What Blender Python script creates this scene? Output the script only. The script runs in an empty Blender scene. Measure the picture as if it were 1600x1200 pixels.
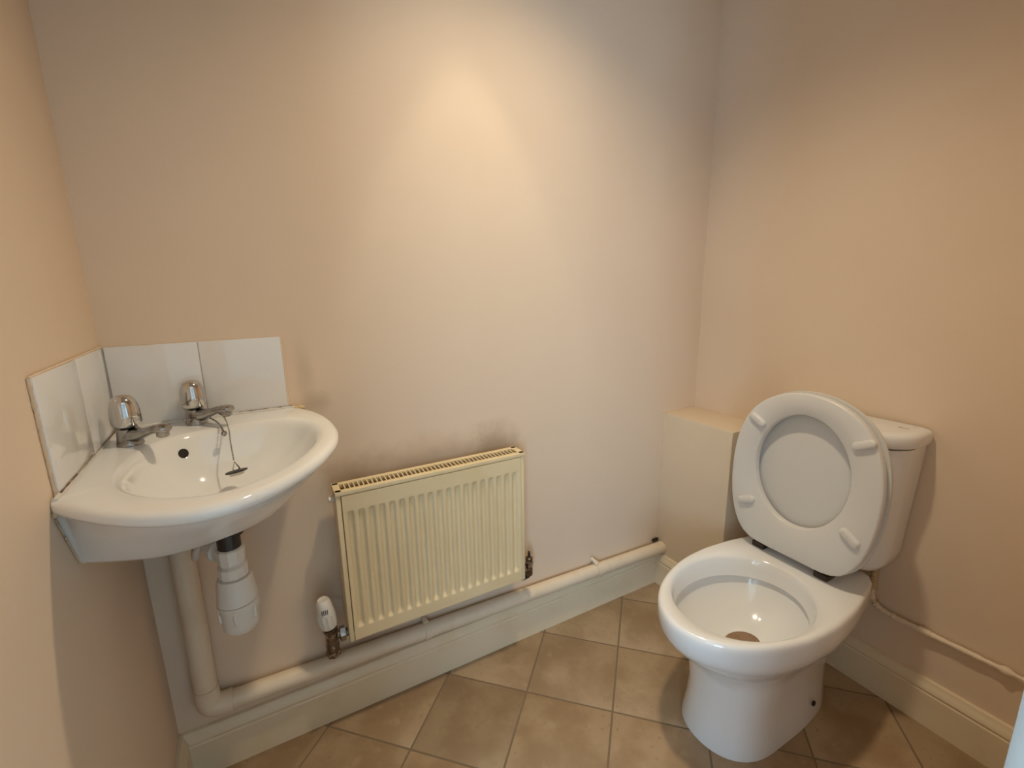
import bpy, bmesh, math, random
import numpy as np
from mathutils import Vector, Matrix, noise as mnoise

random.seed(7)
K = 0.9                                    # survey units -> metres
W, Y1, H = 1.8114, -1.196, 2.36            # room width, front wall, ceiling (survey units)
sc = bpy.context.scene
COL = sc.collection

# ------------------------------------------------------------------ camera
cd = bpy.data.cameras.new('camera'); cam = bpy.data.objects.new('camera', cd); COL.objects.link(cam)
yaw, pit, rol = 0.5029, 0.2163, -0.0159
fw = Vector((math.sin(yaw)*math.cos(pit), math.cos(yaw)*math.cos(pit), -math.sin(pit)))
rt = Vector((math.cos(yaw), -math.sin(yaw), 0)); up = rt.cross(fw)
r2 = rt*math.cos(rol)+up*math.sin(rol); u2 = -rt*math.sin(rol)+up*math.cos(rol)
M = Matrix((r2, u2, -fw)).transposed().to_4x4()
M.translation = Vector((0.2808, -1.2508, 1.233))*K
cam.matrix_world = M
cd.sensor_width = 36; cd.lens = 731.66/1600*36; cd.clip_start = 0.005
sc.camera = cam

# ------------------------------------------------------------------ light
wd = bpy.data.worlds.new('daylight'); sc.world = wd; wd.use_nodes = True
bg = wd.node_tree.nodes['Background']
bg.inputs[0].default_value = (0.54, 0.77, 1.0, 1); bg.inputs[1].default_value = 17.0

pd = bpy.data.lights.new('hall_window_portal', 'AREA'); pd.shape = 'RECTANGLE'; pd.size = 1.3*K; pd.size_y = 1.5*K
pd.cycles.is_portal = True
po = bpy.data.objects.new('hall_window_portal', pd); COL.objects.link(po)
po.location = Vector((-1.25, -3.22, 1.35))*K; po.rotation_euler = (math.pi/2, 0, 0)

def spot(name, loc, power, angle, blend, col, size=.03):
    l = bpy.data.lights.new(name, 'SPOT'); l.energy = power; l.spot_size = math.radians(angle); l.spot_blend = blend
    l.color = col; l.shadow_soft_size = size
    o = bpy.data.objects.new(name, l); COL.objects.link(o); o.location = Vector(loc)*K
    return o
WARM = (1.0, 0.81, 0.57)
spot('downlight_beam', (0.9, -0.55, H-.012), 56, 127, 1.0, WARM, .045)
spot('wall_wash_beam', (0.833, -0.22, H-.012), 8, 44, 0.25, (1, .93, .72), .02)

sc.view_settings.view_transform = 'Standard'; sc.view_settings.look = 'None'
sc.view_settings.gamma = 1; sc.view_settings.use_curve_mapping = False
sc.view_settings.exposure = -0.09

# ------------------------------------------------------------------ materials
def mat(name, col, rough=.5, metal=0., spec=.5, mott=None, bump=None, coat=0., spots=None):
    m = bpy.data.materials.new(name); m.use_nodes = True
    nt = m.node_tree; N = nt.nodes; L = nt.links; b = N['Principled BSDF']
    b.inputs['Base Color'].default_value = (*col, 1); b.inputs['Roughness'].default_value = rough
    b.inputs['Metallic'].default_value = metal; b.inputs['Specular IOR Level'].default_value = spec
    b.inputs['Coat Weight'].default_value = coat; b.inputs['Coat Roughness'].default_value = .08
    geo = N.new('ShaderNodeNewGeometry'); m['_'] = 0
    src = None
    def nz(scale, detail=4, rgh=.55):
        n = N.new('ShaderNodeTexNoise'); n.inputs['Scale'].default_value = scale/K
        n.inputs['Detail'].default_value = detail; n.inputs['Roughness'].default_value = rgh
        L.new(geo.outputs['Position'], n.inputs['Vector']); return n.outputs['Fac']
    def ramp(fac, a, z):
        r = N.new('ShaderNodeMapRange'); r.interpolation_type = 'SMOOTHSTEP'
        r.inputs['From Min'].default_value = a; r.inputs['From Max'].default_value = z
        L.new(fac, r.inputs['Value']); return r.outputs['Result']
    def mix(fac, A, B, amount=None):
        x = N.new('ShaderNodeMix'); x.data_type = 'RGBA'
        L.new(fac, x.inputs['Factor'])
        for s, i in ((A, 6), (B, 7)):
            if isinstance(s, tuple): x.inputs[i].default_value = (*s, 1)
            else: L.new(s, x.inputs[i])
        return x.outputs[2]
    out = col
    if mott:
        for scale, c2, a, z in mott:
            out = mix(ramp(nz(scale), a, z), out, c2)
    m_tools = (nt, N, L, b, geo, nz, ramp, mix)
    if bump:
        bp = N.new('ShaderNodeBump'); bp.inputs['Strength'].default_value = bump[1]; bp.inputs['Distance'].default_value = bump[2]
        L.new(nz(bump[0], 3), bp.inputs['Height']); L.new(bp.outputs['Normal'], b.inputs['Normal'])
    if not isinstance(out, tuple): L.new(out, b.inputs['Base Color'])
    del m['_']
    return m, m_tools, out

MAG = (0.82, 0.67, 0.515)
MT = {}
MT['wall'] = mat('painted_plaster', MAG, .62, spec=.3, mott=[(1.6, (.785, .635, .485), .35, .75)], bump=(150, .12, .001))[0]
# back wall: the same paint with brown heat marks above the radiator
mb, (nt, N, L, b, geo, nz, ramp, mix), out = mat('stained_plaster', MAG, .62, spec=.3, mott=[(1.6, (.785, .635, .485), .35, .75)], bump=(150, .12, .001))
sep = N.new('ShaderNodeSeparateXYZ'); L.new(geo.outputs['Position'], sep.inputs[0])
def mth(op, a, c=None):
    n = N.new('ShaderNodeMath'); n.operation = op
    for i, s in enumerate((a, c)):
        if s is None: continue
        if isinstance(s, (int, float)): n.inputs[i].default_value = s
        else: L.new(s, n.inputs[i])
    return n.outputs[0]
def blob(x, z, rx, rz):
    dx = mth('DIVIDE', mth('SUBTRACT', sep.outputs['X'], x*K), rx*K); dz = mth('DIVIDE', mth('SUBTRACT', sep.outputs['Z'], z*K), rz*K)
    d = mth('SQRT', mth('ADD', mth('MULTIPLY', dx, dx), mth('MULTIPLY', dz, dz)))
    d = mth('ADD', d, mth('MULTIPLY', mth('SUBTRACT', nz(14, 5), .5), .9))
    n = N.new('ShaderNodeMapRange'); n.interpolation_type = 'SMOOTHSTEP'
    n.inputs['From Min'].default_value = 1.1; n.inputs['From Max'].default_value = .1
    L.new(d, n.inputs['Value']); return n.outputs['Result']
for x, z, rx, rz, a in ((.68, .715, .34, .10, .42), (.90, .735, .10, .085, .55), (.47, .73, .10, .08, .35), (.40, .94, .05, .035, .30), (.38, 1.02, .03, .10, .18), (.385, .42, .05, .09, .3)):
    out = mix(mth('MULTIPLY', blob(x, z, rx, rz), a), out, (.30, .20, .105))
L.new(out, b.inputs['Base Color'])
MT['wall_b'] = mb
MT['ceil'] = mat('ceiling_paint', (.86, .80, .70), .8, spec=.2)[0]
MT['hall'] = mat('white_hall_paint', (.84, .83, .81), .7, spec=.2)[0]
MT['skirt'] = mat('cream_gloss_paint', (.80, .69, .50), .28, mott=[(9, (.76, .64, .44), .45, .75)], bump=(60, .08, .001))[0]
MT['box'] = mat('boxing_paint', (.78, .66, .50), .55, spec=.3, mott=[(3, (.74, .63, .48), .4, .7)], bump=(120, .1, .001))[0]
MT['door'] = mat('white_gloss_paint', (.55, .56, .54), .3)[0]
MT['ceramic'] = mat('white_vitreous_china', (.87, .88, .87), .10, coat=.4)[0]
MT['ceramic_t'] = mat('toilet_china', (.84, .86, .87), .12, coat=.4)[0]
MT['bowl_stain'] = mat('limescale_stain', (.30, .19, .11), .35, mott=[(40, (.22, .13, .07), .4, .7)])[0]
MT['seat'] = mat('white_plastic_seat', (.73, .74, .73), .3)[0]
MT['plastic'] = mat('white_pvc', (.78, .755, .70), .38)[0]
MT['pipe'] = mat('painted_pipe', (.79, .68, .53), .42, mott=[(12, (.74, .625, .47), .45, .7)], bump=(50, .12, .001))[0]
MT['rad'] = mat('cream_enamel', (.82, .685, .43), .35, mott=[(7, (.79, .65, .395), .4, .7)])[0]
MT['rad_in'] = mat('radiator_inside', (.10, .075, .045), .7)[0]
MT['chrome'] = mat('chrome', (.62, .61, .60), .08, metal=1)[0]
MT['chrome_d'] = mat('worn_chrome_dark_reflection', (.44, .43, .42), .2, metal=1, mott=[(60, (.30, .28, .26), .45, .65)])[0]  # on tap bodies and spouts, dark reflections are put into this base colour
MT['brass'] = mat('tarnished_valve_metal', (.16, .12, .085), .3, metal=.85, mott=[(70, (.42, .38, .32), .5, .62)])[0]
MT['black'] = mat('black_plastic', (.022, .02, .02), .4)[0]
MT['hinge'] = mat('dark_brown_hinge', (.035, .02, .014), .4)[0]
MT['rubber'] = mat('dark_rubber', (.03, .028, .028), .5)[0]
MT['tile'] = mat('white_glazed_tile', (.83, .83, .82), .07, coat=.5)[0]
MT['grout'] = mat('grey_grout', (.55, .50, .43), .8)[0]
MT['seal'] = mat('yellowed_sealant', (.62, .48, .29), .5, mott=[(35, (.28, .16, .09), .55, .68)])[0]
MT['fgrout'] = mat('floor_joint', (.22, .16, .10), .7)[0]
MT['filler'] = mat('old_filler', (.66, .52, .36), .6, mott=[(18, (.50, .36, .22), .5, .7)])[0]
MT['dirt'] = mat('mould_stained_sealant', (.16, .085, .06), .6, mott=[(25, (.45, .40, .33), .45, .6)])[0]
MT['hose'] = mat('clear_hose', (.70, .66, .60), .3)[0]
MT['lamp'] = mat('downlight_rim', (.8, .8, .8), .3)[0]
MT['dark'] = mat('dark_void', (.02, .016, .013), .8)[0]
mf, (nt, N, L, b, geo, nz, ramp, mix), out = mat('tan_floor_tile', (.42, .305, .19), .42, spec=.35,
    mott=[(6, (.33, .225, .13), .38, .62), (22, (.455, .335, .21), .54, .85), (60, (.32, .215, .12), .56, .78)], bump=(90, .10, .001))
oi = N.new('ShaderNodeObjectInfo')
hs_ = N.new('ShaderNodeHueSaturation'); hs_.inputs['Saturation'].default_value = 1.0
mr = N.new('ShaderNodeMapRange'); mr.inputs['To Min'].default_value = .86; mr.inputs['To Max'].default_value = 1.1
L.new(oi.outputs['Random'], mr.inputs['Value']); L.new(mr.outputs[0], hs_.inputs['Value'])
L.new(out, hs_.inputs['Color']); L.new(hs_.outputs[0], b.inputs['Base Color'])
MT['ftile'] = mf

# ------------------------------------------------------------------ mesh tools
class MB:
    def __init__(s): s.v = []; s.f = []
    def add(s, v, f):
        o = len(s.v); s.v += [tuple(map(float, q)) for q in v]; s.f += [[i+o for i in q] for q in f]; return s
    def box(s, x0, x1, y0, y1, z0, z1, bev=0):
        bm = bmesh.new(); bmesh.ops.create_cube(bm, size=1)
        for q in bm.verts: q.co = ((q.co.x+.5)*(x1-x0)+x0, (q.co.y+.5)*(y1-y0)+y0, (q.co.z+.5)*(z1-z0)+z0)
        if bev: bmesh.ops.bevel(bm, geom=bm.edges[:], offset=bev, segments=2, affect='EDGES', profile=.6)
        bm.verts.index_update()
        s.add([q.co[:] for q in bm.verts], [[q.index for q in f.verts] for f in bm.faces]); bm.free(); return s
    def loft(s, rings, cap0=True, cap1=True, closed=True, loop=False):
        n = len(rings[0]); v = [q for r in rings for q in r]; f = []
        R = len(rings)
        for i in range(R if loop else R-1):
            j = (i+1) % R
            for k in range(n if closed else n-1):
                l = (k+1) % n
                f.append([i*n+k, i*n+l, j*n+l, j*n+k])
        if cap0: f.append(list(range(n))[::-1])
        if cap1: f.append([(R-1)*n+k for k in range(n)])
        return s.add(v, f)
    def lathe(s, prof, c=(0, 0, 0), axis=(0, 0, 1), n=28, facets=None):
        a = Vector(axis).normalized(); t = a.orthogonal().normalized(); u = a.cross(t); c = Vector(c)
        m = facets or n
        rings = [[c+a*h+(t*math.cos(2*math.pi*k/m)+u*math.sin(2*math.pi*k/m))*max(r, 1e-5) for k in range(m)] for r, h in prof]
        return s.loft(rings)
    def tube(s, path, r, n=14, caps=True):
        P = [Vector(q) for q in path]; rings = []
        T = [(P[min(i+1, len(P)-1)]-P[max(i-1, 0)]).normalized() for i in range(len(P))]
        nrm = T[0].orthogonal().normalized()
        for i, q in enumerate(P):
            nrm = (nrm-T[i]*nrm.dot(T[i])).normalized(); bn = T[i].cross(nrm)
            rr = r(i/(len(P)-1)) if callable(r) else r
            rings.append([q+(nrm*math.cos(2*math.pi*k/n)+bn*math.sin(2*math.pi*k/n))*rr for k in range(n)])
        return s.loft(rings, caps, caps)
    def prism(s, poly, z0, z1, bev=0):
        n = len(poly)
        if bev:
            c = np.mean(np.array(poly), 0)
            def ins(d):
                o = []
                for i in range(n):
                    p0, p1, p2 = (np.array(poly[(i+k) % n]) for k in (-1, 0, 1))
                    e1 = (p1-p0)/np.linalg.norm(p1-p0); e2 = (p2-p1)/np.linalg.norm(p2-p1)
                    n1 = np.array((-e1[1], e1[0])); n2 = np.array((-e2[1], e2[0]))
                    q = n1+n2; q = q/max(.3, (q@n1)); o.append(p1+q*d)
                return o
            return s.loft([[(q[0], q[1], z0) for q in poly], [(q[0], q[1], z1-bev*.5) for q in poly], [(q[0], q[1], z1) for q in ins(bev)]])
        return s.loft([[(q[0], q[1], z) for q in poly] for z in (z0, z1)])
    def build(s, name, m, parent=None, sharp=38, subsurf=0):
        me = bpy.data.meshes.new(name)
        o = bpy.data.objects.new(name, me); COL.objects.link(o)
        off = Vector(parent.get('_org', (0, 0, 0))) if parent is not None and '_org' in parent.keys() else Vector((0, 0, 0))
        me.from_pydata([tuple((Vector(q)-off)*K) for q in s.v], [], s.f)
        bm = bmesh.new(); bm.from_mesh(me)
        bmesh.ops.remove_doubles(bm, verts=bm.verts, dist=2e-6)
        bmesh.ops.recalc_face_normals(bm, faces=bm.faces)
        ca = math.radians(sharp)
        for e in bm.edges: e.smooth = not (len(e.link_faces) == 2 and e.calc_face_angle(0) > ca)
        for f in bm.faces: f.smooth = True
        bm.to_mesh(me); bm.free()
        me.materials.append(MT[m])
        if parent is not None:
            o.parent = parent
            if '_org' in parent.keys(): o['_org'] = parent['_org']
        return o

def thing(name, label, cat, org, group=None):
    o = bpy.data.objects.new(name, None); COL.objects.link(o)
    o.location = Vector(org)*K; o['_org'] = org; o['label'] = label; o['category'] = cat; o.empty_display_size = .05
    if group: o['group'] = group
    return o
def tag(o, label, cat, kind=None, group=None):
    o['label'] = label; o['category'] = cat
    if kind: o['kind'] = kind
    if group: o['group'] = group
    return o
def S(o, label, cat): return tag(o, label, cat, 'structure')
def bez(pts, n=8):
    # Catmull-Rom through points
    P = [Vector(q) for q in pts]; out = []
    for i in range(len(P)-1):
        a, b_, c, d = P[max(i-1, 0)], P[i], P[i+1], P[min(i+2, len(P)-1)]
        for k in range(n):
            t = k/n
            out.append(.5*((2*b_)+(c-a)*t+(2*a-5*b_+4*c-d)*t*t+(3*b_-a-3*c+d)*t**3))
    return out+[P[-1]]

# ------------------------------------------------------------------ room shell
T = .1
S(MB().box(-T, W+T, 0, T, -.05, H).build('wall_back', 'wall_b'), 'cream painted back wall behind the radiator with brown heat marks', 'wall')
S(MB().box(-T, 0, Y1-T, 0, -.05, H).build('wall_left', 'wall'), 'cream painted side wall beside the corner wash basin', 'wall')
S(MB().box(W, W+T, Y1-T, 0, -.05, H).build('wall_right', 'wall'), 'cream painted wall behind the toilet cistern', 'wall')
DX0, DX1, DZ = .015, .745, 2.0
m = MB(); m.box(DX1, W, Y1-T, Y1, -.05, H); m.box(0, DX1, Y1-T, Y1, DZ+.015, H)
S(m.build('wall_front', 'wall'), 'cream painted wall around the doorway', 'wall')
S(MB().box(-T, W+T, Y1-T, T, H, H+.08).build('ceiling', 'ceil'), 'white painted ceiling of the small cloakroom', 'ceiling')
m = MB(); m.box(DX1-.015, DX1, Y1-T-.005, Y1+.001, 0, DZ+.015, .001); m.box(DX0-.015, DX0, Y1-T-.005, Y1+.001, 0, DZ+.015, .001); m.box(DX0, DX1-.015, Y1-T-.005, Y1+.001, DZ, DZ+.015, .001)
dr = S(m.build('trim_1', 'door'), 'white gloss door lining at the edge of the skirting', 'door frame')
MB().box(DX1-.015, DX1+.05, Y1, Y1+.015, 0, DZ+.06, .003).build('architrave', 'door', dr)
HX0, HX1, HY, HH = -2.2, 1.1, -3.2, 2.5
S(MB().box(HX0, HX1, HY, Y1-T, -.06, -.004).build('floor_hall', 'hall'), 'pale hallway floor outside the doorway', 'floor')
S(MB().box(HX0-T, HX1+T, HY-T, Y1-T, HH, HH+.06).build('ceiling_hall', 'ceil'), 'white hallway ceiling outside the doorway', 'ceiling')
S(MB().box(HX1, HX1+T, HY, Y1-T, -.05, HH).build('wall_hall_right', 'hall'), 'cream hallway wall beyond the doorway on one side', 'wall')
S(MB().box(HX0-T, HX0, HY, Y1-T, -.05, HH).build('wall_hall_left', 'hall'), 'cream hallway wall opposite on the window side', 'wall')
S(MB().box(HX0, -T, Y1-T, Y1-T+.05, -.05, HH).build('wall_hall_front', 'hall'), 'cream hallway wall beside the cloakroom door', 'wall')
S(MB().box(-T, W+T, Y1-T, Y1-T+.05, H+.08, HH).build('wall_hall_top', 'hall'), 'strip of hallway wall above the cloakroom door', 'wall')
m = MB(); m.box(HX0, -1.9, HY-T, HY, -.05, HH); m.box(-.6, HX1, HY-T, HY, -.05, HH); m.box(-1.9, -.6, HY-T, HY, -.05, .6); m.box(-1.9, -.6, HY-T, HY, 2.1, HH)
S(m.build('wall_hall_back', 'hall'), 'hallway wall with the daylight window opening', 'wall')
m = MB(); m.box(-1.9, -1.84, HY-.07, HY-.03, .6, 2.1); m.box(-.66, -.6, HY-.07, HY-.03, .6, 2.1); m.box(-1.84, -.66, HY-.07, HY-.03, .6, .66); m.box(-1.84, -.66, HY-.07, HY-.03, 2.04, 2.1); m.box(-1.27, -1.23, HY-.07, HY-.03, .66, 2.04)
S(m.build('window_1', 'door'), 'white frame of the hallway window', 'window')

fl = S(MB().box(-.02, W+.02, Y1-T, .02, -.05, -.0016).build('floor', 'fgrout'), 'tan diagonal tiled floor with dark joints', 'floor')
# floor tiles, laid on the diagonal
D, X0, YT = .366, 1.0698, -.0284
hs = D/2-.0029*math.sqrt(2)
def clip(poly, ax, val, keep_gt):
    out = []
    for i in range(len(poly)):
        a, c = poly[i], poly[(i+1) % len(poly)]
        ia = (a[ax] > val) == keep_gt; ic = (c[ax] > val) == keep_gt
        if ia: out.append(a)
        if ia != ic:
            t = (val-a[ax])/(c[ax]-a[ax]); out.append(tuple(a[k]+t*(c[k]-a[k]) for k in (0, 1)))
    return out
for i in range(-10, 8):
    for j in range(-1, 9):
        cx_ = X0+D*.5*i; cy_ = YT-D*.5*j
        if (i+j) % 2 == 0: continue
        poly = [(cx_+hs, cy_), (cx_, cy_+hs), (cx_-hs, cy_), (cx_, cy_-hs)]
        for ax, val, gt in ((0, 0, True), (0, W, False), (1, Y1-T, True), (1, -.001, False)):
            poly = clip(poly, ax, val, gt)
            if len(poly) < 3: break
        if len(poly) < 3: continue
        q = np.array(poly); ar = .5*abs(np.dot(q[:, 0], np.roll(q[:, 1], 1))-np.dot(q[:, 1], np.roll(q[:, 0], 1)))
        if ar < 2e-4: continue
        MB().prism(poly, -.0016, 0, .0015).build('tile', 'ftile', fl)

# skirting boards: moulded profile (depth, height)
SP = [(0, 0), (.019, 0), (.019, .098), (.0165, .101), (.0165, .104), (.019, .108), (.0185, .114), (.014, .121), (.010, .128), (.0085, .1335), (.004, .1355), (0, .1355)]
def skirt(name, a, b_, nrm, label):
    a, b_ = Vector(a), Vector(b_); n_ = Vector(nrm)
    rings = [[(p.x+n_.x*d, p.y+n_.y*d, h) for d, h in SP] for p in (a, b_)]
    return S(MB().loft(rings).build(name, 'skirt', sharp=30), label, 'skirting board')
BX, BY, BZ = 1.64, -.302, .727
skirt('baseboard_back', (0, 0, 0), (BX, 0, 0), (0, -1, 0), 'cream skirting board running under the radiator')
skirt('baseboard_left', (0, Y1, 0), (0, 0, 0), (1, 0, 0), 'cream skirting board on the wall below the basin')
skirt('baseboard_right', (W, BY, 0), (W, Y1, 0), (-1, 0, 0), 'cream glossy skirting board on the wall behind the toilet')
skirt('baseboard_boxing', (BX, 0, 0), (BX, BY, 0), (-1, 0, 0), 'short cream skirting on the boxing behind the toilet pan')
S(MB().box(BX, W, BY, 0, 0, BZ, .002).build('wall_boxing', 'box'), 'low painted pipe boxing in the corner beside the cistern', 'boxing')

# ceiling downlights
for x, y, lb in ((.9, -.55, 'round recessed downlight in the middle of the ceiling'), (.833, -.22, 'round recessed downlight close to the back wall')):
    t = thing('ceiling_downlight', lb, 'light', (x, y, H), 'ceiling downlights')
    MB().lathe([(.046, 0), (.046, -.004), (.040, -.007), (.034, -.004), (.034, 0)], (x, y, H), n=36).build('bezel', 'lamp', t)
    MB().lathe([(.033, 0), (.033, -.003), (.001, -.003)], (x, y, H-.0005), n=28).build('lens', 'lamp', t)

# ------------------------------------------------------------------ toilet
YC = -.577
def outline_top(xf=1.088, xr=1.725, s=1.):
    tx = [1.088, 1.093, 1.104, 1.125, 1.16, 1.20, 1.245, 1.295, 1.345, 1.43, 1.53, 1.63, 1.705, 1.713]
    th = [0, .032, .058, .090, .123, .148, .168, .184, .194, .199, .189, .166, .154, .151]
    return [(xf+(a-1.088)/(1.713-1.088)*(xr-xf), h*s) for a, h in zip(tx, th)]
def outline_base(xf, xr, b_):
    o = []
    for k in range(14):
        t = (k/13)**2; q = min(t/.30, 1)
        o.append((xf+t*(xr-xf), b_*(1-(1-q)**2.2)**(1/2.2)*(1-.22*max(0, (t-.55)/.45)**2)))
    return o
def half_at(tab, x):
    return float(np.interp(x, [q[0] for q in tab], [q[1] for q in tab]))
def ring_from(tab, z, cx_, n=80):
    poly = [(x, YC+h) for x, h in tab]+[(x, YC-h) for x, h in tab[::-1]]
    P = np.array(poly); out = []
    for k in range(n):
        a = 2*math.pi*k/n; d = np.array((math.cos(a), math.sin(a))); c = np.array((cx_, YC)); best = 0
        for i in range(len(P)):
            p0, p1 = P[i], P[(i+1) % len(P)]; e = p1-p0; den = d[0]*e[1]-d[1]*e[0]
            if abs(den) < 1e-12: continue
            w = p0-c; t = (w[0]*e[1]-w[1]*e[0])/den; u_ = (w[0]*d[1]-w[1]*d[0])/den
            if -1e-6 <= u_ <= 1+1e-6 and t > best: best = t
        out.append((cx_+d[0]*best, YC+d[1]*best, z))
    # soften polygon corners
    R = np.array(out)
    for _ in range(2): R[:, :2] = .25*np.roll(R[:, :2], 1, 0)+.5*R[:, :2]+.25*np.roll(R[:, :2], -1, 0)
    return [tuple(q) for q in R]
def ell(a, b_, z, cx_, n=80, pw=2.0):
    o = []
    for k in range(n):
        t = 2*math.pi*k/n; c, s_ = math.cos(t), math.sin(t)
        o.append((cx_+a*math.copysign(abs(c)**(2/pw), c), YC+b_*math.copysign(abs(s_)**(2/pw), s_), z))
    return o
def lerp_ring(A, B, t): return [tuple(a+(b_-a)*t for a, b_ in zip(p, q)) for p, q in zip(A, B)]
CX = 1.38
toilet = thing('toilet', 'white close-coupled toilet with its seat and lid raised', 'toilet', (1.45, YC, 0))
def tb(z, xf, s, xr, mixb):      # blend of rim plan and base plan
    A = ring_from(outline_top(xf, xr, s), z, CX); B = ring_from(outline_base(xf, xr, .199*s), z, CX)
    return lerp_ring(A, B, mixb)
ic = 1.345
inner = [ell(.045, .036, .235, 1.372), ell(.075, .058, .243, 1.366), ell(.125, .102, .263, 1.356), ell(.165, .138, .295, 1.348), ell(.190, .158, .325, ic), ell(.198, .164, .346, ic),
         ell(.199, .165, .349, ic), ell(.186, .150, .351, ic), ell(.187, .151, .356, ic), ell(.194, .158, .385, ic), ell(.197, .1605, .400, ic), ell(.203, .1655, .4075, ic)]
top_o = lambda z, g: ring_from([(x, h) for x, h in outline_top(1.088+g, 1.725-g*.4, 1-g*4.2)], z, CX)
outer = [top_o(.4115, .014), top_o(.4108, .008), top_o(.4078, .0035), top_o(.402, .0008), top_o(.392, 0), tb(.375, 1.088, 1.0, 1.725, 0), tb(.355, 1.092, .99, 1.725, .0), tb(.335, 1.104, .965, 1.712, .05),
         tb(.315, 1.122, .915, 1.710, .12), tb(.295, 1.146, .85, 1.708, .25), tb(.275, 1.172, .77, 1.705, .40), tb(.258, 1.193, .705, 1.702, .55), tb(.246, 1.205, .672, 1.70, .68), tb(.238, 1.209, .658, 1.70, .78),
         tb(.232, 1.2145, .640, 1.70, .85), tb(.20, 1.222, .608, 1.675, 1), tb(.13, 1.229, .58, 1.665, 1), tb(.07, 1.226, .59, 1.665, 1), tb(.02, 1.217, .615, 1.668, 1), tb(.0, 1.214, .622, 1.668, 1)]
pan = MB().loft(inner+outer, cap0=True, cap1=True).build('pan', 'ceramic_t', toilet, sharp=60)
MB().loft([ell(.056, .042, .2395, 1.368, 48), ell(.040, .030, .2392, 1.370, 48), ell(.004, .003, .2392, 1.370, 48)]).build('bowl_stain', 'bowl_stain', pan)['label'] = 'brown stain at the bottom of the bowl'
MB().lathe([(.0075, 0), (.0075, .0035), (.004, .005)], (1.535, YC-.1195, .062), (0, -1, .1), n=16).build('screw_hole', 'dark', pan)
# cistern
def rrect(x0, x1, y0, y1, r, z, n=9, rb=.008):
    o = []
    for cx_, cy_, a0, q in ((x1-rb, y1-rb, 0, rb), (x0+r, y1-r, 90, r), (x0+r, y0+r, 180, r), (x1-rb, y0+rb, 270, rb)):
        for k in range(n):
            a = math.radians(a0+90*k/(n-1)); o.append((cx_+q*math.cos(a), cy_+q*math.sin(a), z))
    return o
CYc = -.567
def cis(z, hw, xf, r=.045, xb=1.803): return rrect(xf, xb, CYc-hw, CYc+hw, r, z)
MB().loft([cis(.424, .125, 1.70, .04), cis(.426, .142, 1.685, .05), cis(.434, .158, 1.672, .06), cis(.452, .168, 1.665, .07), cis(.48, .173, 1.662, .085), cis(.60, .179, 1.655, .085), cis(.74, .186, 1.648, .085), cis(.795, .188, 1.646, .085)]).build('cistern', 'ceramic_t', toilet, sharp=50)
MB().loft([cis(.7985, .186, 1.648, .093), cis(.800, .195, 1.638, .102), cis(.802, .197, 1.636, .104), cis(.826, .197, 1.636, .104), cis(.833, .194, 1.639, .101), cis(.8365, .187, 1.647, .095), cis(.838, .17, 1.665, .077)]).build('cistern_lid', 'ceramic_t', toilet, sharp=50)
MB().box(1.752, 1.755, CYc-.160, CYc-.136, .8365, .8386).build('flush_mark', 'chrome_d', toilet)
# raised seat and lid
PH = math.radians(3.0); SX, SZ = 1.580, .437; SY = -.561
def sp(a, v, w):                  # seat plane: a across, v up the seat, w towards the room
    return (SX+v*math.sin(PH)-w*math.cos(PH), SY+a, SZ+v*math.cos(PH)+w*math.sin(PH))
so = [(.0, 0), (.105, 0), (.128, .002), (.143, .010), (.155, .026), (.172, .052), (.186, .085), (.197, .13), (.203, .185), (.2045, .235), (.202, .285), (.193, .335), (.178, .38), (.152, .42), (.118, .449), (.078, .470), (.038, .4805), (0, .4835)]
def seat_ring(g, w, n=72):
    poly = so+[(-a, v) for a, v in so[-2:0:-1]]
    P = np.array(poly); c = np.array((0, .262)); out = []
    for k in range(n):
        t = 2*math.pi*k/n; d = np.array((math.cos(t), math.sin(t))); best = 0
        for i in range(len(P)):
            p0, p1 = P[i], P[(i+1) % len(P)]; e = p1-p0; den = d[0]*e[1]-d[1]*e[0]
            if abs(den) < 1e-12: continue
            q = p0-c; tt = (q[0]*e[1]-q[1]*e[0])/den; u_ = (q[0]*d[1]-q[1]*d[0])/den
            if -1e-6 <= u_ <= 1+1e-6 and tt > best: best = tt
        out.append(c+d*(best-g))
    R = np.array(out)
    for _ in range(2): R = .25*np.roll(R, 1, 0)+.5*R+.25*np.roll(R, -1, 0)
    return [sp(a, v, w) for a, v in R]
def hole(g, w, n=72):
    return [sp((.1295+g)*math.cos(2*math.pi*k/n), .259+(.1625+g)*math.sin(2*math.pi*k/n), w) for k in range(n)]
st = MB().loft([hole(0, .0), hole(0, .0165), hole(.0035, .020), seat_ring(.006, .020), seat_ring(.0015, .018), seat_ring(0, .013), seat_ring(0, .003), seat_ring(.004, 0)], False, False, loop=True).build('seat', 'seat', toilet, sharp=50)
for a, v, ang in ((.137, .378, -30), (-.146, .383, 26), (.140, .121, 22), (-.150, .134, -34)):
    ca, sa = math.cos(math.radians(ang)), math.sin(math.radians(ang)); rings = []
    for g, w in ((0, .0195), (0, .026), (.0025, .0295), (.006, .031)):
        r = []
        for k in range(24):
            t = 2*math.pi*k/24; lx = (.0115-g)*math.cos(t)+(.0165 if math.cos(t) > 0 else -.0165); ly = (.0115-g)*math.sin(t)
            r.append(sp(a-lx*ca+ly*sa, v+lx*sa+ly*ca, w))
        rings.append(r)
    MB().loft(rings).build('buffer', 'seat', st)
lid = MB().loft([seat_ring(.004, -.0115), seat_ring(-.002, -.0125), seat_ring(-.003, -.016), seat_ring(-.002, -.022), seat_ring(.006, -.028), seat_ring(.03, -.030)]).build('lid', 'seat', toilet, sharp=50)
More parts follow.
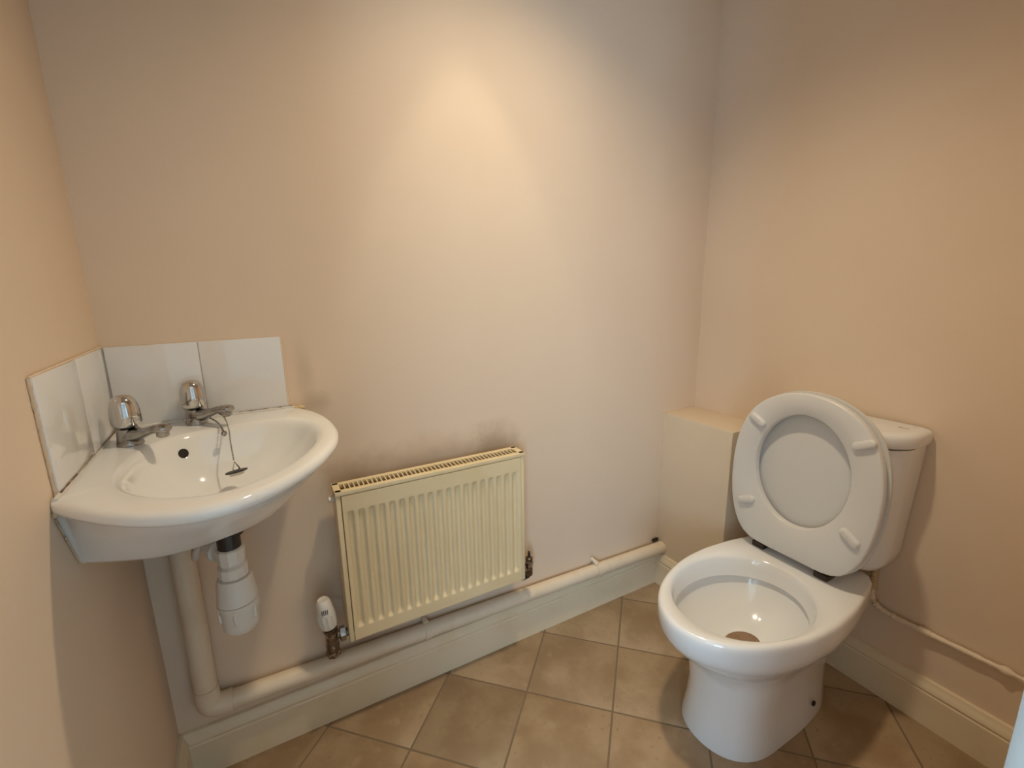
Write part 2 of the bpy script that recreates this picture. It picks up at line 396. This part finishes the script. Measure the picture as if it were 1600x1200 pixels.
for y in (-.463, -.649):
    m = MB(); m.box(1.578, 1.622, y-.019, y+.019, .4105, .4270, .003); m.tube([(1.60, y-.018, .430), (1.60, y+.018, .430)], .0075)
    m.build('hinge', 'hinge', toilet)['label'] = 'dark brown hinge'
MB().tube([(1.605, -.64, .430), (1.605, -.47, .430)], .0055, 12).build('hinge_rod', 'hinge', toilet)

# supply pipe to the cistern
t = thing('supply_pipe', 'thin lumpy painted water pipe along the wall below the cistern', 'pipe', (W-.013, -.85, .28))
def lumpy(s0, amp):
    return lambda u_: .0078*(1+amp*mnoise.noise(Vector((u_*s0, 3.1, 0))))
pth = bez([(W-.0135, -.690, .330), (W-.0135, -.693, .300), (W-.0135, -.712, .279), (W-.0135, -.755, .2725), (W-.0135, -.86, .276), (W-.0135, -1.0, .281), (W-.0135, Y1+.01, .283)], 22)
MB().tube(pth, lumpy(46, .75), 12).build('pipe_run', 'pipe', t, sharp=80)
MB().tube([(W-.0135, -.689, .326+.0009*k) for k in range(110)], lambda u_: .0085+.0022*math.sin(u_*math.pi*2*11), 12).build('ribbed_connector', 'seal', t, sharp=80)
MB().tube([(W-.0135, -.81+.0, .2745), (W-.0135, -.835, .2755)], .0098, 12).build('joint', 'pipe', t)

# ------------------------------------------------------------------ radiator
RX0, RX1, RY, RB, RZ0, RZ1 = .415, .949, -.0989, -.036, .2986, .727
rad = thing('radiator', 'cream panel radiator with vertical flutes and a slotted top grille', 'radiator', ((RX0+RX1)/2, -.065, RZ0))
NF = 19; px0, px1 = RX0+.010, RX1-.009; pz0, pz1 = RZ0+.002, RZ1-.012
pitch = (px1-px0-.012)/NF
us = [px0]; prof = [0.]
for k in range(NF):
    x = px0+.006+pitch*k
    for q, d in ((.10, 0), (.17, .25), (.24, .8), (.30, 1), (.45, 1), (.60, 1), (.66, .8), (.73, .25), (.80, 0)):
        us.append(x+pitch*q); prof.append(d)
us.append(px1); prof.append(0.)
zs = [pz0, pz0+.012]; ze = [0, 0]
f0, f1 = pz0+.034, pz1-.042
for q, d in ((-.002, 0), (0, 0), (.003, .25), (.007, .7), (.011, .93), (.015, 1)): zs.append(f0+q); ze.append(d)
for q in (.25, .5, .75): zs.append(f0+(f1-f0)*q); ze.append(1)
for q, d in ((-.015, 1), (-.011, .93), (-.007, .7), (-.003, .25), (0, 0), (.002, 0)): zs.append(f1+q); ze.append(d)
zs += [pz1-.010, pz1]; ze += [0, 0]
rings = []
for z, e in zip(zs, ze): rings.append([(x, RY+.008*d*e, z) for x, d in zip(us, prof)])
front = MB().loft(rings, False, False, closed=False)
n = len(us)
# returned edges of the pressed panel
front.loft([[(px0, RY, pz0), (px1, RY, pz0), (px1, RY, pz1), (px0, RY, pz1)], [(px0-.0012, RY+.004, pz0-.0012), (px1+.0012, RY+.004, pz0-.0012), (px1+.0012, RY+.004, pz1+.0012), (px0-.0012, RY+.004, pz1+.0012)], [(px0, RY+.014, pz0), (px1, RY+.014, pz0), (px1, RY+.014, pz1), (px0, RY+.014, pz1)]], False, True)
front.build('front_panel', 'rad', rad, sharp=50)
MB().box(RX0+.004, RX1-.004, RB-.010, RB, RZ0+.004, RZ1-.014, .002).build('back_panel', 'rad', rad)
for x0, x1 in ((RX0-.004, RX0+.008), (RX1-.007, RX1+.004)):
    MB().box(x0, x1, RY+.002, RB+.002, RZ0-.002, RZ1-.001, .0025).build('side_panel', 'rad', rad)
m = MB(); gz0, gz1 = RZ1-.010, RZ1+.0015
m.box(RX0-.005, RX1+.006, RY-.001, RY+.015, gz0, gz1, .002); m.box(RX0-.005, RX1+.006, RB-.013, RB+.002, gz0, gz1, .002)
m.box(RX0-.005, RX0+.012, RY, RB, gz0, gz1, .0015); m.box(RX1-.012, RX1+.006, RY, RB, gz0, gz1, .0015)
grille = m.build('top_grille', 'rad', rad)
nb = 44; m = MB()
for k in range(1, nb):
    x = RX0+.012+(RX1-RX0-.024)*k/nb; m.box(x-.0014, x+.0014, RY+.013, RB-.011, gz0+.002, gz1-.0008)
bars = m.build('grille_bars', 'rad', grille); bars['kind'] = 'stuff'
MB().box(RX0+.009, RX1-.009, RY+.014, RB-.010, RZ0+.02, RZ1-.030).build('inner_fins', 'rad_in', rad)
for x in (RX0+.09, RX1-.09):
    MB().box(x-.012, x+.012, RB-.002, -.0005, RZ0+.08, RZ1-.09, .002).build('bracket', 'rad', rad)
m = MB(); m.lathe([(.0085, 0), (.0085, -.006), (.0065, -.0075), (.0065, -.013), (.003, -.0135)], (RX0-.004, -.066, .700), (1, 0, 0), 18)
m.build('bleed_plug', 'plastic', rad)

# thermostatic valve
VX, VY = .374, -.068
t = thing('thermostatic_valve', 'white thermostatic radiator valve on a dark metal body', 'valve', (VX, VY, .27))
tl = Vector((-.10, 0, 1)).normalized()
hd = MB().lathe([(.0135, 0), (.0185, .003), (.0205, .012), (.0215, .030), (.0215, .052), (.0195, .072), (.0165, .083), (.0125, .088), (.010, .0865), (.001, .0865)], (VX-.008, VY, .343), tl, 30).build('thermostat_head', 'plastic', t)
for k in range(12):
    a = 2*math.pi*k/12; q = Vector((math.cos(a), math.sin(a), 0))
    b0 = Vector((VX-.008, VY, .343))
    MB().tube([b0+tl*.006+q*.0195, b0+tl*.030+q*.0217, b0+tl*.048+q*.0215], .0018, 6).build('grip_rib', 'plastic', hd)
m = MB()
for k in range(4):
    m.box(VX-.024+.0045*k, VX-.0225+.0045*k, VY-.0225, VY-.0195, .398, .410)
m.build('scale_marks', 'black', hd)
m = MB(); m.lathe([(.014, 0), (.0195, .002), (.0195, .012), (.014, .014)], (VX-.006, VY, .328), tl, facets=6)
m.build('collar_nut', 'brass', t, sharp=25)
m = MB(); m.lathe([(.012, -.052), (.0155, -.050), (.0175, -.026), (.0155, -.020), (.0165, 0), (.0145, .012)], (VX-.004, VY, .317), (0, 0, 1), 20)
m.lathe([(.011, 0), (.011, .018), (.0155, .019), (.0155, .033), (.011, .034), (.011, .045)], (VX-.004, VY, .312), (1, 0, 0), facets=None, n=20)
m.build('valve_body', 'brass', t)
MB().lathe([(.0155, 0), (.0195, .001), (.0195, .014), (.0155, .015)], (VX+.016, VY, .312), (1, 0, 0), facets=6).build('union_nut', 'chrome_d', t, sharp=25)
MB().lathe([(.0145, 0), (.0185, .001), (.0185, .014), (.0145, .015)], (VX-.004, VY, .256), (0, 0, 1), facets=6).build('compression_nut', 'brass', t, sharp=25)
MB().tube([(VX-.004, VY, .258), (VX-.004, VY+.004, .248), (VX-.004, -.052, .243), (VX-.004, -.025, .242), (VX-.004, -.002, .242)], .0075, 12).build('pipe_tail', 'brass', t)

# lockshield valve
VX, VY = .985, -.068
t = thing('lockshield_valve', 'small dark metal radiator valve with a black spindle', 'valve', (VX, VY, .27))
MB().lathe([(.0045, 0), (.0045, .022), (.002, .024)], (VX, VY, .347), (0, 0, 1), 12).build('spindle', 'black', t)
m = MB(); m.lathe([(.010, -.045), (.0115, -.043), (.0115, -.020), (.0095, -.018), (.0095, 0), (.0115, .002), (.0115, .018), (.007, .021)], (VX, VY, .330), (0, 0, 1), 18)
m.lathe([(.009, 0), (.009, -.038)], (VX, VY, .306), (1, 0, 0), 16)
m.build('valve_body', 'brass', t)
MB().lathe([(.011, 0), (.0145, .001), (.0145, .013), (.011, .014)], (VX, VY, .318), (0, 0, 1), facets=6).build('gland_nut', 'chrome_d', t, sharp=25)
MB().lathe([(.011, 0), (.0150, .001), (.0150, .013), (.011, .014)], (VX-.030, VY, .306), (1, 0, 0), facets=6).build('union_nut', 'brass', t, sharp=25)
MB().tube([(VX, VY, .290), (VX-.003, VY+.002, .281), (VX-.014, VY+.010, .272), (VX-.030, -.040, .266), (VX-.044, -.022, .264), (VX-.048, -.002, .264)], .0075, 12).build('pipe_tail', 'black', t)

# ------------------------------------------------------------------ white waste pipe along the wall
PR = .0235
zl, zr = .204, .162
t = thing('waste_pipe', 'painted waste pipe dropping from the basin and running above the skirting', 'pipe', (.078, -.027, .2))
PY = -.0285
MB().tube([(.078, PY, .700), (.076, PY, zl+.045)], PR+.0015, 24).build('vertical_pipe', 'pipe', t)
MB().tube([(.125, PY, zl), (BX-.0005, PY, zr)], PR, 24).build('horizontal_pipe', 'pipe', t)
MB().tube(bez([(.076, PY, zl+.062), (.076, PY, zl+.03), (.082, PY, zl+.010), (.098, PY, zl+.001), (.128, PY, zl)], 6), PR+.0042, 24).build('elbow', 'pipe', t)
MB().tube(bez([(.078, PY, .66), (.0785, PY, .690), (.086, PY-.004, .712), (.105, PY-.018, .720)], 6), PR+.0042, 24).build('elbow', 'pipe', t)
for x in (.640, 1.305):
    z = zl+(zr-zl)*(x-.125)/(BX-.125)
    m = MB(); rings = []
    for k in range(20):
        a = math.radians(-60+300*k/19); r0, r1 = PR+.0005, PR+.0035
        c, s_ = -math.sin(a), math.cos(a)
        rings.append([(x-.009, PY+r0*c, z+r0*s_), (x+.009, PY+r0*c, z+r0*s_), (x+.009, PY+r1*c, z+r1*s_), (x-.009, PY+r1*c, z+r1*s_)])
    m.loft(rings); m.box(x-.008, x+.008, PY-.002, -.0005, z+PR-.001, z+PR+.006, .0015)
    if x > 1: m.tube([(x-.006, PY-.006, z+PR+.004), (x-.012, PY+.004, z+PR+.016), (x-.016, PY+.016, z+PR+.022)], .0055, 8)
    m.build('pipe_clip', 'pipe', t)
MB().tube([(BX-.030, -.008, zr+PR+.004), (BX-.004, -.006, zr+PR+.003)], .006, 8).build('hole_gap', 'dark', t)

# ------------------------------------------------------------------ corner wash basin
BT = .936
def polar(poly, c, n):
    P = np.array(poly); c = np.array(c); out = []
    for k in range(n):
        a = 2*math.pi*k/n; d = np.array((math.cos(a), math.sin(a))); best = 0
        for i in range(len(P)):
            p0, p1 = P[i], P[(i+1) % len(P)]; e = p1-p0; den = d[0]*e[1]-d[1]*e[0]
            if abs(den) < 1e-12: continue
            w = p0-c; t_ = (w[0]*e[1]-w[1]*e[0])/den; u_ = (w[0]*d[1]-w[1]*d[0])/den
            if -1e-6 <= u_ <= 1+1e-6 and t_ > best: best = t_
        out.append(c+d*best)
    return np.array(out)
front_c = [(0.001, -.398), (.012, -.412), (.033, -.436), (.069, -.472), (.109, -.502), (.146, -.521), (.181, -.530), (.218, -.528), (.257, -.512), (.301, -.478), (.355, -.412), (.390, -.345), (.408, -.285), (.414, -.220), (.408, -.140), (.390, -.070), (.365, -.020), (.350, -.002)]
dense = lambda c: [tuple(q[:2]) for q in bez([(a, b_, 0) for a, b_ in c], 8)]
rim_poly = [(.001, -.001)]+dense(front_c)
bc = (.215, -.255); NB = 240
NL, NFR, NK = 34, 160, 46            # points along the side wall, the front curve and the back wall
def frame(front):                     # closed outline: side wall, front curve, back wall
    F = np.array(front); d = np.r_[0, np.cumsum(np.linalg.norm(np.diff(F, axis=0), axis=1))]
    q = np.linspace(0, d[-1], NFR); F = np.stack([np.interp(q, d, F[:, 0]), np.interp(q, d, F[:, 1])], 1)
    F[0, 0] = .001; F[-1, 1] = -.001
    A = np.stack([np.full(NL, .001), np.linspace(-.001, F[0, 1], NL+1)[:-1]], 1)
    B = np.stack([np.linspace(F[-1, 0], .001, NK+1)[1:], np.full(NK, -.001)], 1)[:-1]
    return np.vstack([A, F, B])
def inset(R, g):                      # draw the front curve in, its ends sliding along the walls
    F = R[NL:NL+NFR].copy(); d = np.array(bc)-F; l = np.linalg.norm(d, axis=1, keepdims=True)
    F = F+d/l*g; F[:, 0] = np.maximum(F[:, 0], .001); F[:, 1] = np.minimum(F[:, 1], -.001)
    return frame(F)
def polar_at(poly, c, angs):
    P = np.array(poly); c = np.array(c); out = []
    for a in angs:
        d = np.array((math.cos(a), math.sin(a))); best = 0
        p0 = P; e = np.roll(P, -1, 0)-P; den = d[0]*e[:, 1]-d[1]*e[:, 0]; den = np.where(abs(den) < 1e-12, 1e-12, den)
        w = p0-c; t_ = (w[:, 0]*e[:, 1]-w[:, 1]*e[:, 0])/den; u_ = (w[:, 0]*d[1]-w[:, 1]*d[0])/den
        ok = (u_ > -1e-6) & (u_ < 1+1e-6); out.append(c+d*max(t_[ok]))
    return np.array(out)
rimS = frame(dense(front_c))
bowl_poly = [(.064, -.312), (.066, -.250), (.076, -.190), (.098, -.150), (.130, -.125), (.165, -.112), (.205, -.110), (.245, -.100), (.290, -.098), (.335, -.115), (.366, -.155), (.378, -.215), (.368, -.290), (.340, -.360), (.300, -.418), (.258, -.456), (.215, -.474), (.170, -.468), (.125, -.440), (.088, -.395), (.070, -.350)]
bowl_poly = [q for q in dense(bowl_poly+bowl_poly[:1])][:-1]
_q = np.array(bowl_poly)
for _ in range(25): _q = .25*np.roll(_q, 1, 0)+.5*_q+.25*np.roll(_q, -1, 0)
bowl = polar_at(_q, bc, [math.atan2(q[1]-bc[1], q[0]-bc[0]) for q in rimS])
WC = np.array((.190, -.235))          # waste hole
def bring(t_, z, g=0):
    Q = bowl+(WC-bowl)*t_
    c = np.array(bc); d = bowl-c; l = np.linalg.norm(d, axis=1, keepdims=True)
    return [(q[0]+dd[0]*g, q[1]+dd[1]*g, z) for q, dd in zip(Q, d/l)]
def R3(R, z): return [(q[0], q[1], z) for q in R]
bott = frame(dense([(.001, -.345), (.051, -.370), (.11, -.390), (.17, -.385), (.235, -.358), (.282, -.310), (.312, -.24), (.322, -.16), (.315, -.05), (.308, -.001)]))
mid = lambda A, B, t_: A+(B-A)*t_
rings = [bring(.93, .815), bring(.86, .8155), bring(.70, .8195), bring(.52, .829), bring(.34, .847), bring(.20, .873), bring(.10, .900), bring(.045, .918), bring(.015, .928), bring(0, .9325, .003), bring(0, BT-.0008, .008), bring(0, BT, .013),
         R3(inset(rimS, .012), BT+.0010), R3(inset(rimS, .006), BT-.0008), R3(inset(rimS, .0018), BT-.0045), R3(rimS, BT-.010), R3(inset(rimS, .0008), BT-.015), R3(inset(rimS, .004), BT-.0195), R3(inset(rimS, .0075), BT-.0215),
         R3(inset(rimS, .0095), BT-.024), R3(mid(inset(rimS, .0095), bott, .33), .880), R3(mid(inset(rimS, .0095), bott, .66), .846), R3(mid(inset(rimS, .0095), bott, .95), .8165), R3(bott, .812), R3(inset(bott, .012), .8105), R3(inset(bott, .03), .8095)]
basin = thing('wash_basin', 'small white corner wash basin with a curved front rim', 'basin', (0.2, -.25, .80))
MB().loft(rings).build('bowl', 'ceramic', basin, sharp=55)
# overflow
from mathutils.bvhtree import BVHTree
_m = MB().loft(rings); _bv = BVHTree.FromPolygons(_m.v, _m.f)
oc, on_, _, _ = _bv.ray_cast(Vector((.215, -.255, .902)), Vector((.143-.215, -.160+.255, 0)).normalized())
if on_.dot(Vector((1, -1, 0))) < 0: on_ = -on_
m = MB(); m.lathe([(.0095, -.004), (.0098, .0009), (.0106, .0012), (.0114, .0003), (.0116, -.004)], oc, on_, 22); m.build('overflow_ring', 'ceramic', basin)
MB().lathe([(.0096, -.003), (.0096, .0007)], oc, on_, 22).build('overflow_hole', 'dark', basin)
MB().lathe([(.024, -.004), (.024, .0015), (.020, .0025), (.015, .0005), (.001, 0)], (WC[0], WC[1], .8155), (0, 0, 1), 28).build('waste_grate', 'chrome_d', basin)
def lump(path, r, amp, freq=60):
    return MB().tube(path, lambda u_: r*(1+amp*mnoise.noise(Vector((u_*freq, path[0][0]*9, path[0][2]*5)))), 8)
def line(a, b_, n_): return [tuple(a[i]+(b_[i]-a[i])*k/n_ for i in range(3)) for k in range(n_+1)]
lump(line((.006, -.008, BT+.002), (.006, -.395, BT+.002), 60), .0035, .5).build('sealant_bead', 'plastic', basin)
lump(line((.008, -.008, BT+.002), (.348, -.008, BT+.002), 60), .0035, .5).build('sealant_bead', 'plastic', basin)
lump(line((.330, -.006, BT+.001), (.372, -.005, BT-.004), 18), .005, .7).build('sealant_bead', 'seal', basin, sharp=80)
lump(line((.004, -.376, BT+.003), (.003, -.400, BT-.022), 18), .0032, .7).build('sealant_bead', 'seal', basin, sharp=80)
lump(line((.002, -.396, BT-.026), (.0015, -.346, .812), 24), .0012, .6).build('sealant_bead', 'seal', basin, sharp=80)
lump(line((.0078, -.012, BT+.0055), (.0078, -.375, BT+.0055), 60), .0011, .9, 40).build('dirt_line', 'dirt', basin, sharp=80)
lump(line((.23, -.0085, BT+.0055), (.345, -.0085, BT+.0055), 40), .0010, .9, 40).build('dirt_line', 'dirt', basin, sharp=80)

# splashback tiles
sb = thing('tiled_splashback', 'white glazed tile splashback in the corner above the basin', 'splashback', (0, 0, BT))
ZT = 1.1123; tz0 = BT+.003
for x0, x1 in ((.007, .1688), (.1705, .3357)):
    MB().box(x0, x1, -.0068, -.0005, tz0, ZT, .0012).build('tile', 'tile', sb)
for y0, y1 in ((-.1865, -.0012), (-.3746, -.188)):
    MB().box(.0005, .0068, y0, y1, tz0, ZT, .0012).build('tile', 'tile', sb)
m = MB(); m.box(.0005, .334, -.0055, -.0004, tz0, ZT-.001); m.box(.0004, .0055, -.373, -.0005, tz0, ZT-.001)
m.build('grout', 'grout', sb)
lump(line((.002, -.3755, ZT), (.002, -.3765, BT), 40), .0026, .6).build('edge_filler', 'filler', sb, sharp=80)
lump(line((.337, -.002, ZT), (.337, -.002, BT), 40), .0028, .6).build('edge_filler', 'wall', sb, sharp=80)
lump(line((.003, -.374, ZT+.001), (.003, -.004, ZT+.001), 40), .0018, .4).build('edge_filler', 'wall', sb, sharp=80)

# taps
dg = Vector((1, -1, 0)).normalized(); sd = Vector((1, 1, 0)).normalized()
def tap(x, y, label):
    b0 = Vector((x, y, BT))
    t = thing('basin_tap', label, 'tap', (x, y, BT), 'pair of basin taps')
    MB().lathe([(.0215, 0), (.0220, .002), (.0200, .012), (.0190, .024), (.0185, .030), (.0165, .033)], b0, n=32).build('body', 'chrome_d', t)
    rings = []
    for s_, h, wd_, ht in ((-.002, .019, .0175, .0160), (.012, .020, .0170, .0150), (.028, .0225, .0150, .0120), (.044, .0275, .0130, .0095), (.060, .0330, .0122, .0085), (.074, .0370, .0125, .0085), (.088, .0390, .0128, .0085), (.0985, .0392, .0115, .0080), (.1025, .0392, .007, .005)):
        c = b0+dg*s_+Vector((0, 0, h))
        rings.append([c+sd*wd_*math.cos(2*math.pi*k/24)+Vector((0, 0, 1))*ht*math.sin(2*math.pi*k/24) for k in range(24)])
    MB().loft(rings).build('spout', 'chrome_d', t)
    MB().lathe([(.0092, -.0125), (.0104, -.011), (.0104, 0)], b0+dg*.088+Vector((0, 0, .036)), n=22).build('nozzle', 'chrome_d', t)
    MB().lathe([(.0080, -.0132), (.0086, -.012)], b0+dg*.088+Vector((0, 0, .036)), n=18).build('aerator', 'black', t)
    MB().lathe([(.0115, .030), (.0115, .040)], b0, n=20).build('neck', 'black', t)
    kn = MB().lathe([(.0135, .036), (.0190, .0370), (.0228, .0400), (.0243, .045), (.0245, .058), (.0240, .068), (.0226, .078), (.0200, .0865), (.0160, .093), (.0105, .0968), (.004, .0983)], b0, n=40).build('knob', 'chrome', t)
    return t
tap(.049, -.139, 'chrome basin tap nearer the side wall with a domed knob')
tap(.149, -.039, 'chrome basin tap with the plug chain looped round its base')

# plug on a chain
t = thing('plug_and_chain', 'dark sink plug hanging from a thin metal chain over the bowl', 'plug', (.21, -.20, .88))
def beads(path, r, step, name, ma):
    P_ = bez(path, 30); m = MB(); acc = step
    for a, c in zip(P_[:-1], P_[1:]):
        acc += (c-a).length
        if acc >= step:
            acc = 0; m.lathe([(.0002, -r), (r*.8, -r*.6), (r, 0), (r*.8, r*.6), (.0002, r)], a, (c-a), 6)
    m.tube(P_, r*.4, 5)
    o = m.build(name, ma, t); o['kind'] = 'stuff'; return o
c0 = Vector((.149, -.039, BT+.012))
lp = [tuple(c0+Vector((math.cos(a), math.sin(a), 0))*.0235+Vector((0, 0, -.004*math.sin(a)))) for a in [math.radians(q) for q in range(-30, -230, -25)]]
beads(lp[::-1]+[(.185, -.075, BT+.010), (.196, -.108, BT+.006), (.2035, -.138, BT-.004)], .0021, .0045, 'chain', 'chrome_d')
beads([(.193, -.083, BT+.028), (.205, -.105, BT+.022), (.212, -.135, BT+.005), (.214, -.170, BT-.018), (.2165, -.198, BT-.046)], .0018, .0038, 'chain', 'chrome_d')
MB().lathe([(.0002, -.006), (.0045, -.0042), (.006, 0), (.0045, .0042), (.0002, .006)], (.2035, -.140, BT-.005), n=14).build('anchor_ball', 'chrome_d', t)
pc = Vector((.219, -.206, .866)); pn = Vector((-.10, .22, .95)).normalized()
vw = Vector((.86, .50, 0)).normalized()
tri = [pc+Vector((0, 0, .003)), pc+vw*.007+Vector((0, 0, .006)), pc+Vector((-.001, 0, .022)), pc-vw*.007+Vector((0, 0, .006)), pc+Vector((0, 0, .003))]
MB().tube(tri, .0014, 6).build('triangle_link', 'chrome_d', t)
MB().lathe([(.0195, 0), (.020, .001), (.020, .0028), (.017, .0035)], pc, pn, 28).build('plug_top', 'rubber', t)
MB().lathe([(.0125, -.006), (.0145, -.001), (.0145, 0)], pc, pn, 26).build('stopper_reflection_band', 'hose', t)  # stopper coloured pale to stand for the plug's shadow and reflection below it

# bottle trap below the basin
TX, TY, DZT = .187, -.205, .016
t = thing('bottle_trap', 'white plastic bottle trap hanging under the basin', 'trap', (TX, TY, .5))
MB().lathe([(.0175, .690), (.0215, .692), (.0215, .720), (.030, .722), (.030, .737), (.018, .739), (.018, .792)], (TX, TY, DZT), n=28).build('waste_tail', 'black', t)
MB().lathe([(.020, .658), (.0255, .660), (.0265, .690), (.0225, .693)], (TX, TY, DZT), facets=10).build('upper_nut', 'plastic', t, sharp=20)
MB().lathe([(.020, .627), (.0275, .629), (.0280, .651), (.0235, .655)], (TX, TY, DZT), facets=12).build('lower_nut', 'plastic', t, sharp=20)
MB().lathe([(.022, .658), (.022, .626)], (TX, TY, DZT), n=24).build('inlet_tube', 'plastic', t)
MB().lathe([(.024, .628), (.031, .626), (.034, .620), (.0375, .583), (.0385, .5805), (.0385, .5725), (.037, .5715)], (TX, TY, DZT), n=36).build('trap_body', 'plastic', t)
cup = MB().lathe([(.0365, .5712), (.0392, .5705), (.0392, .556), (.0365, .552), (.0355, .520), (.033, .509), (.026, .502), (.012, .4995)], (TX, TY, DZT), n=36).build('trap_cup', 'plastic', t)
for k in range(6):
    a = math.radians(20+60*k); c, s_ = math.cos(a), math.sin(a)
    MB().tube([(TX+.0378*c, TY+.0378*s_, .582), (TX+.0372*c, TY+.0372*s_, .551)], .0032, 8).build('cup_rib', 'plastic', cup)
e0 = Vector((TX-.01, TY+.02, .672)); e1 = Vector((.105, PY-.018, .719)); dr_ = (e1-e0)
MB().tube(bez([(TX, TY, .684), (TX-.025, TY+.045, .686), (.125, -.095, .690), (.104, PY-.022, .716)], 8), .0165, 18).build('outlet_arm', 'plastic', t)
MB().lathe([(.020, 0), (.0255, .002), (.0255, .018), (.020, .020)], (TX-.020, TY+.037, .686), (-.5, .85, .06), facets=12).build('outlet_nut', 'plastic', t, sharp=20)
# supply hoses under the basin
t = thing('supply_hose', 'pale hose looping beside the trap outlet under the basin', 'hose', (.12, -.10, .66))
MB().tube(bez([(.149, -.06, .808), (.148, -.09, .755), (.135, -.128, .715), (.121, -.134, .680), (.113, -.11, .655), (.110, -.06, .652), (.125, -.02, .665), (.135, -.004, .68)], 8), .0075, 12).build('hose', 'hose', t)
MB().lathe([(.0095, 0), (.0115, .001), (.0115, .012), (.0095, .013)], (.149, -.062, .79), (0, 0, 1), facets=6).build('hose_nut', 'chrome_d', t, sharp=25)
t = thing('supply_hose', 'pale hose under the basin close to the side wall', 'hose', (.08, -.12, .74))
MB().tube(bez([(.060, -.14, .808), (.063, -.160, .775), (.060, -.150, .735), (.045, -.11, .715), (.035, -.05, .72), (.033, -.004, .73)], 8), .0075, 12).build('hose', 'hose', t)
MB().lathe([(.0095, 0), (.0115, .001), (.0115, .012), (.0095, .013)], (.060, -.142, .79), (0, 0, 1), facets=6).build('hose_nut', 'chrome_d', t, sharp=25)

for o in bpy.data.objects:
    if '_org' in o.keys(): del o['_org']
